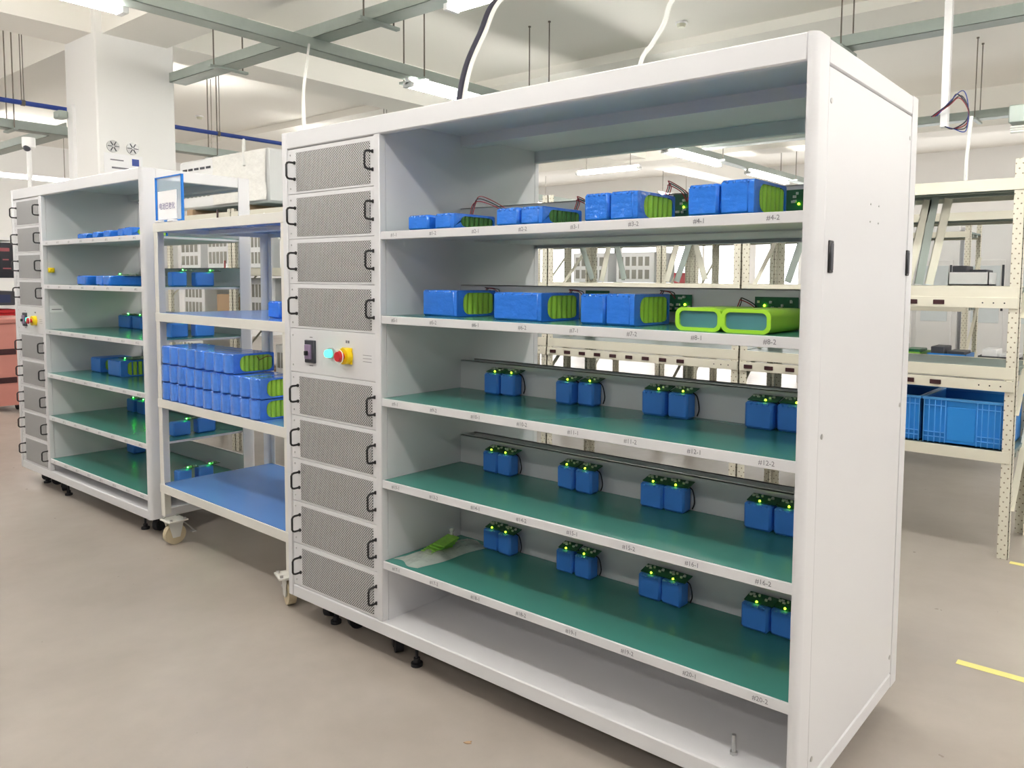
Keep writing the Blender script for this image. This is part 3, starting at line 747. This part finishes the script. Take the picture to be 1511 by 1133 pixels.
P('hose', MB().tube(arcpath([(.9,.1,.40),(.98,.05,.52),(1.06,.0,.44),(1.10,-.02,.3)],6),.012,8).mesh('hose', CABLE_W), fmch)

# left edge: shelf with display, red bin
lr = T('side_shelf', 'white shelf unit at the left edge holding a dark display', 'shelf', (-8.6,.95,0))
for x0 in (0,.97):
    for y0 in (0,.47): P('post', MB().box(x0,x0+.03,y0,y0+.03,0,1.87).mesh('post', WHITE), lr)
for z0 in (.3,.80,1.09,1.40,1.86): P('board', MB().box(.0,1.0,.03,.47,z0-.035,z0).mesh('board', WHITE), lr)
dsp = T('display_screen', 'dark display screen with red digits on the left shelf unit', 'screen', (-8.5,1.0,1.401))
P('case', MB().rbox(0,.86,0,.40,0,.40,.004).mesh('case', SCREEN), dsp)
P('digits', MB().box(.861,.863,.24,.34,.30,.34).mesh('digits', mat('red_digits', (150,72,80), .4)), dsp)
P('digits', MB().box(.861,.863,.27,.33,.20,.215).mesh('digits', mat('red_digits', (200,70,70), .4)), dsp)
P('digits', MB().box(.861,.863,.27,.35,.10,.115).mesh('digits', mat('red_digits', (200,70,70), .4)), dsp)
eq = T('equipment_box', 'dark blue-grey equipment box under the display on the left shelf', 'box', (-8.5,1.0,1.091))
P('body', MB().rbox(0,.86,0,.38,0,.16,.01).mesh('box', DKGREY), eq); P('grille', MB().box(.86,.864,.05,.33,.03,.12).mesh('grille', mat('navy', (40,52,92), .5)), eq)
nb = T('navy_box', 'navy blue box on the left shelf under the red folders', 'box', (-8.5,1.0,.801))
P('body', MB().rbox(0,.86,0,.4,0,.15,.01).mesh('box', mat('navy', (40,52,92), .5)), nb); P('lid_line', MB().box(.86,.863,0,.4,.11,.116).mesh('line', DKGREY), nb)
for k in range(2):
    one('red_folder', MB().rbox(0,.86,0,.39,0,.045,.01).mesh('folder', REDP), '%s bright red folder lying on the navy box at left' % ('lower','upper')[k], 'folder', (-8.5,1.0,.952+.047*k))
bn = T('waste_bin', 'dusty red plastic wheelie bin left of the far cabinet', 'bin', (-7.05,.98,0))
P('body', MB().prism([(-.19,.06),(.19,.06),(.26,.92),(-.26,.92)], 'x', -.28, .28).mesh('body', PINKBIN), bn)
P('lid', MB().rbox(-.31,.31,-.29,.29,.925,.985,.015).mesh('lid', PINKBIN), bn)
for z0 in (.3,.6): P('rib', MB().rbox(.28,.292,-.12,.12,z0,z0+.06,.004).mesh('rib', CAP), bn)
for y in (-.15,.15): P('wheel', MB().cyl((.2,y-.02,.06),(.2,y+.02,.06),.06,14).mesh('wheel', RUBBER), bn)

# ================================================================== overhead
def tray(name, label, p0, p1, wd=.15, hgt=.085):
    """galvanised U channel; p0-p1 at the underside centre line, axis-aligned"""
    t = T(name, label, 'cable tray', p0)
    d = Vector(p1)-Vector(p0); ln = d.length
    along_x = abs(d.x) > abs(d.y)
    m = MB()
    for a, b_, c, e in ((-wd/2,wd/2,0,.003),(-wd/2,-wd/2+.003,0,hgt),(wd/2-.003,wd/2,0,hgt)):
        m.box(0,ln,a,b_,c,e) if along_x else m.box(a,b_,0,ln,c,e)
    P('channel', m.mesh('channel', ZINC), t)
    n = int(ln/.09); sm = MB()
    slot = MB().box(-.02,.02,-.0012,.0012,-.004,.004).mesh('slot', DKGREY) if along_x else MB().box(-.0012,.0012,-.02,.02,-.004,.004).mesh('slot', DKGREY)
    return t
def rods(parent, pts, z0, z1, gap=.13, axis='y'):
    for (x, y) in pts:
        for s_ in (-1,1):
            dx, dy = (0, s_*gap/1) if axis == 'y' else (s_*gap/1, 0)
            P('hanger_rod', MB().cyl((x+dx,y+dy,z0),(x+dx,y+dy,z1),.006,6).cyl((x+dx,y+dy,z1-.012),(x+dx,y+dy,z1),.014,8).mesh('rod', ROD), parent)
        c = MB().bar((x-(gap+.04 if axis!='y' else .02),y-(gap+.04 if axis=='y' else .02)*1,z0),(x+(gap+.04 if axis!='y' else .02)*1,y+(gap+.04 if axis=='y' else .02),z0),.04,.02)
        if axis == 'y': c = MB().box(x-.02,x+.02,y-gap-.04,y+gap+.04,z0-.02,z0)
        else: c = MB().box(x-gap-.04,x+gap+.04,y-.02,y+.02,z0-.02,z0)
        P('crossbar', c.mesh('crossbar', ZINC), parent)
def lamp(name, label, x, y, z, along, ln=1.2, group=None, hung=False):
    t = T(name, label, 'lamp', (x,y,z), 0 if along == 'x' else 90, group)
    P('housing', MB().prism([(-.022,-.01),(.022,-.01),(.016,.045),(-.016,.045)], 'x', -ln/2, ln/2).mesh('housing', WHITE), t)
    for s_ in (-1,1):
        P('tube', MB().cyl((-ln/2+.04,s_*.036,-.012),(ln/2-.04,s_*.036,-.012),.013,10).mesh('tube', TUBEM), t)
    for s_ in (-1,1):
        P('end_cap', MB().rbox(s_*(ln/2-.02)-.02,s_*(ln/2-.02)+.02,-.052,.052,-.03,.012,.003).mesh('cap', WHITE), t)
    if hung or (group == OFF and abs(y-1.78) > .01):
        for s_ in (-1,1): P('suspension', MB().cyl((s_*ln*.35,0,.044),(s_*ln*.35,0,4.0-z),.005,6).mesh('rod', ROD), t)
    return t
OFF = 'unseen batten lamps added to light the hall'
# cross tray over the trolley (along x) and long tray (along y)
ZT = 3.2
tx = tray('cable_tray', 'galvanised cable tray crossing above the trolley towards the column', (-4.5,1.78,ZT), (6,1.78,ZT))
rods(tx, [(-1.6-4.5*0+0,0)] and [(.9,0),(2.9,0),(4.7,0),(6.5,0)], 0, .80)
ty = tray('cable_tray', 'long galvanised cable tray running back from upper left above the lamps', (-2.35,-6,ZT-.085), (-2.35,14,ZT-.085))
rods(ty, [(0,y+6) for y in (.2,2.75,4.4,6.0,8.2,10.8)], 0, .885, .13, 'x')
tr1 = tray('cable_tray', 'galvanised tray behind the near cabinet top at upper right', (-2.2,4.24,ZT-.03), (8,4.24,ZT-.03))
rods(tr1, [(3.0,0),(5.2,0)], 0, .83)
tr2 = tray('cable_tray', 'galvanised tray farther back at upper right under the beam', (-2.2,7.62,ZT-.03), (8,7.62,ZT-.03))
rods(tr2, [(3.25,0),(5.2,0)], 0, .83)
tl = tray('cable_tray', 'galvanised tray at far left beyond the column', (-11,1.5,2.9), (-6.12,1.5,2.9))
tl2 = tray('cable_tray', 'galvanised tray beside the blue pipe at left', (-6.0,-6,2.82), (-6.0,14,2.82))
rods(tl2, [(0,y+6) for y in (.9,2.9,6.0)], 0, 1.18, .1, 'x')
bp = T('blue_pipe', 'dark blue pipe running overhead behind the white column', 'pipe', (-5.5,-7,2.995))
P('tube', MB().cyl((0,0,0),(0,12.5,0),.022,12).mesh('tube', PIPE), bp)
for y in (7.85,9.7,12.0):
    P('clamp', MB().cyl((0,y-.015,0),(0,y+.015,0),.028,12).cyl((-.03,y,0),(-.03,y,1.0),.004,6).cyl((.03,y,0),(.03,y,1.0),.004,6).mesh('clamp', ROD), bp)
# lamps
GL = 'fluorescent battens under the long tray'
lamp('batten_lamp', 'twin tube batten lamp above the near cabinet left part', -2.35, 3.27, ZT-.13, 'y', 1.2, GL)
lamp('batten_lamp', 'twin tube batten lamp at the top left picture edge before the column', -2.49, -.17, ZT-.09, 'y', 1.3, GL)
lamp('batten_lamp', 'twin tube batten lamp at the top picture edge near the dark cable', -.25, 1.78, ZT-.045, 'x', 1.3, GL)
lamp('batten_lamp', 'nearer far batten lamp seen through the near cabinet top opening', -2.35, 7.6, ZT-.13, 'y', 1.5, GL)
lamp('batten_lamp', 'farther far batten lamp seen through the near cabinet top opening', -2.35, 10.0, ZT-.13, 'y', 1.5, GL)
lamp('batten_lamp', 'added batten lamp under the long tray, hidden behind the near cabinet roof', -2.35, 5.2, ZT-.13, 'y', 1.3, GL)  # hidden lamp added to brighten the back of the hall
lamp('batten_lamp', 'far batten lamp left of the column at the picture edge', -12.2, 3.0, 3.05, 'y', 1.6, GL, True)
lamp('batten_lamp', 'far batten lamp right of the column above the wrapped machine', -7.2, 3.0, 3.05, 'y', 1.5, GL, True)
lamp('batten_lamp', 'short far batten lamp at left of the near cabinet top opening', -4.3, 8.4, 3.15, 'x', 1.2, GL, True)
OFF = 'unseen batten lamps added to light the hall'
for y, xs_ in ((-1.3, (-6.2,-4.0,-.6,1.6,5.2)), (-3.8, (-2.0,3.0))):  # unseen rows added to light the cabinet fronts from the camera side
    for x in xs_:
        lamp('batten_lamp', 'unseen twin tube batten lamp added outside the picture to light the hall', x, y, ZT-.08, 'x', 1.3, OFF)
for x in (2.0,4.3,6.6):  # unseen lamps added along the cross tray to light cabinet top and back
    lamp('batten_lamp', 'unseen twin tube batten lamp added outside the picture to light the hall', x, 1.78, ZT-.045, 'x', 1.3, OFF)
for x, y in ((-8,-2),(-11,0),(4.1,.1),(5.6,-.4),(4.4,4.6),(4.4,7.0),(6.4,5.5),(-8.5,6.5),(-8.5,9),(-8.5,11.5),(-5.2,12),(2.5,12.5),(4.5,10.5),(6.4,8.5)):  # more unseen lamps added to brighten the right side panel and far area
    lamp('batten_lamp', 'unseen twin tube batten lamp added outside the picture to light the hall', x, y, ZT-.08, 'y', 1.3, OFF)
# cables
def cable(pts, r, m_, label):
    one('cable', MB().tube(arcpath(pts,10),r,8).mesh('cable', m_), label, 'cable')
cable([(-2.31,1.70,3.16),(-1.6,1.2,2.80),(-.8,.64,2.40),(-.02,.12,2.03),(.03,.09,1.999)], .008, CABLE_W, 'thin white cable dropping from the tray to the near cabinet left corner')
cable([(.50,.95,2.78),(.521,.7,2.60),(.53,.6,2.44),(.51,.54,2.30),(.56,.45,2.14),(.68,.33,1.998)], .015, CABLE_D, 'thick dark cable dropping onto the near cabinet roof')
cable([(.53,.95,2.78),(.548,.7,2.60),(.555,.6,2.44),(.535,.54,2.30),(.585,.45,2.14),(.70,.34,1.998)], .009, CABLE_W, 'white cable twisted along the thick dark cable above the roof')
cable([(1.40,.85,2.56),(1.358,.75,2.447),(1.325,.75,2.369),(1.274,.75,2.304),(1.23,.74,2.235),(1.21,.72,1.998)], .009, CABLE_W, 'white cable dropping onto the middle of the near cabinet roof')
cable([(1.85,3.35,2.40),(1.845,3.3,2.15),(1.85,3.28,1.957)], .010, CABLE_W, 'white cable hanging straight down onto the rack at right')
# vertical white duct with wires and junction box at right
one('wire_duct', MB().rbox(-.022,.022,-.02,.02,0,1.62,.002).mesh('duct', WHITE), 'white square wire duct hanging vertically at upper right', 'duct', (1.67,3.5,2.38))
wl = T('wire_bundle', 'tangle of loose coloured wires at the bottom of the white duct', 'wires', (1.67,3.46,2.38))
for k, (m_, a) in enumerate(((CABLE_D,.10),(WIRE_R,.07),(WIRE_K,.085),(PIPE,.12))):
    P('wire', MB().tube(arcpath([(-.06+.01*k,-.03,.06),(.04,-.03,.09+a*.4),(.08+.01*k,-.02,.10+a*.8),(.14,-.01,.06+a*.3),(.13,0,.02-.02*k),(.06,0,-.02),(.01,.01,.0)],6),.003+.001*(k==0),6).mesh('wire', m_), wl)
jb = T('junction_box', 'grey junction box with coiled white cable at the right picture edge', 'box', (2.05,3.3,2.33))
P('body', MB().rbox(0,.22,0,.12,0,.10,.006).mesh('body', ZINC), jb)
P('coil', MB().tube([(.11+.09*math.cos(R(t)),-.02+.02*math.sin(R(t)),-.02-.00004*t) for t in range(0,1081,20)],.006,6).mesh('coil', CABLE_W), jb)
P('bracket', MB().box(.1,.12,.05,.07,.1,1.67).mesh('bracket', ZINC), jb)
# detectors
def detector(x, y, label):
    t = T('smoke_detector', label, 'smoke detector', (x,y,4.0)); P('base', MB().cyl((0,0,-.02),(0,0,0),.06,18).mesh('base', WHITE), t)
    P('sensor', MB().cyl((0,0,-.05),(0,0,-.02),.035,16,.05).mesh('sensor', mat('sensor_ivory', (216,216,196), .5)), t)
detector(-1.19,5.22,'round smoke detector on the ceiling above the near cabinet')
detector(-9.6,4.6,'round smoke detector on the far ceiling right of the column')
# tray-side box (emergency unit)
eb = T('emergency_unit', 'small white box with vents fixed under the long tray', 'box', (-2.46,.90,ZT-.06))
P('case', MB().rbox(-.05,.05,-.16,.16,0,.07,.008).mesh('case', WHITE), eb)
P('vents', MB().box(.0505,.052,-.10,.10,.045,.05).box(.0505,.052,-.10,.10,.032,.036).mesh('vents', DKGREY), eb)
# dome camera on a pole behind the far cabinet
dc = T('dome_camera', 'white dome camera on a thin pole above the far cabinet left end', 'camera', (-4.93,.70,0))
P('pole', MB().cyl((0,0,0),(0,0,2.5),.018,12).mesh('pole', WHITE), dc)
P('dome', MB().cyl((0,0,2.52),(0,0,2.6),.05,18).cyl((0,0,2.5),(0,0,2.52),.03,16,.05).mesh('dome', WHITE), dc)
P('lens', MB().ball((.02,-.02,2.51),.03,10).mesh('lens', DKGREY), dc)
# column fittings
cc = T('conduit', 'grey conduit with bracket on the column left face', 'conduit', (-5.0,1.055,1.0))
P('pipe', MB().box(-.05,.05,0,.025,0,1.95).mesh('pipe', WHITE), cc)
P('bracket', MB().rbox(-.16,-.04,-.08,0,1.83,1.90,.01).mesh('bracket', ZINC), cc)
for k, y in enumerate((1.2,1.362)):
    fn = T('round_vent', 'round silver vent on the column, %s one' % ('left','right')[k], 'vent', (-4.5,y,2.555))
    P('disc', MB().cyl((0,0,0),(.012,0,0),.052,24).mesh('disc', STEEL), fn)
    for a in range(0,360,60): P('blade', MB().bar((.013,.01*math.cos(R(a)),.01*math.sin(R(a))),(.013,.045*math.cos(R(a)),.045*math.sin(R(a))),.006,.012,(1,0,0)).mesh('blade', DKGREY), fn)
nt_ = T('wall_notice', 'white notice with blue corner on the column below the vents', 'notice', (-4.5,1.285,2.385))
P('sheet', MB().box(0,.004,-.16,.16,-.11,.11).mesh('sheet', PAPER), nt_)
P('print', MB().box(.004,.0045,.07,.13,.02,.08).mesh('print', PIPE), nt_)
P('lines', MB().box(.004,.0045,-.11,.0,.05,.06).box(.004,.0045,-.10,.04,-.02,-.005).mesh('lines', INK), nt_)
# floor marking and speck
one('floor_tape', MB().box(0,.9,-.02,.02,.0005,.0015).mesh('tape', YLINE), 'pale yellow tape line on the floor right of the near cabinet', 'floor tape', (2.28,1.365,0))
one('floor_tape', MB().box(0,.9,-.02,.02,.0005,.0015).mesh('tape', YLINE), 'yellow tape line on the floor at the rack post foot', 'floor tape', (2.25,2.70,0))
one('paper_scrap', MB().prism([(-.012,-.004),(.0,-.007),(.013,-.002),(.006,.003),(.010,.009),(-.003,.005)], 'z', .0005, .003).mesh('scrap', CARTON), 'tiny brown scrap lying on the floor in front of the near cabinet', 'scrap', (1.226,-.168,0), (0,0,.4))
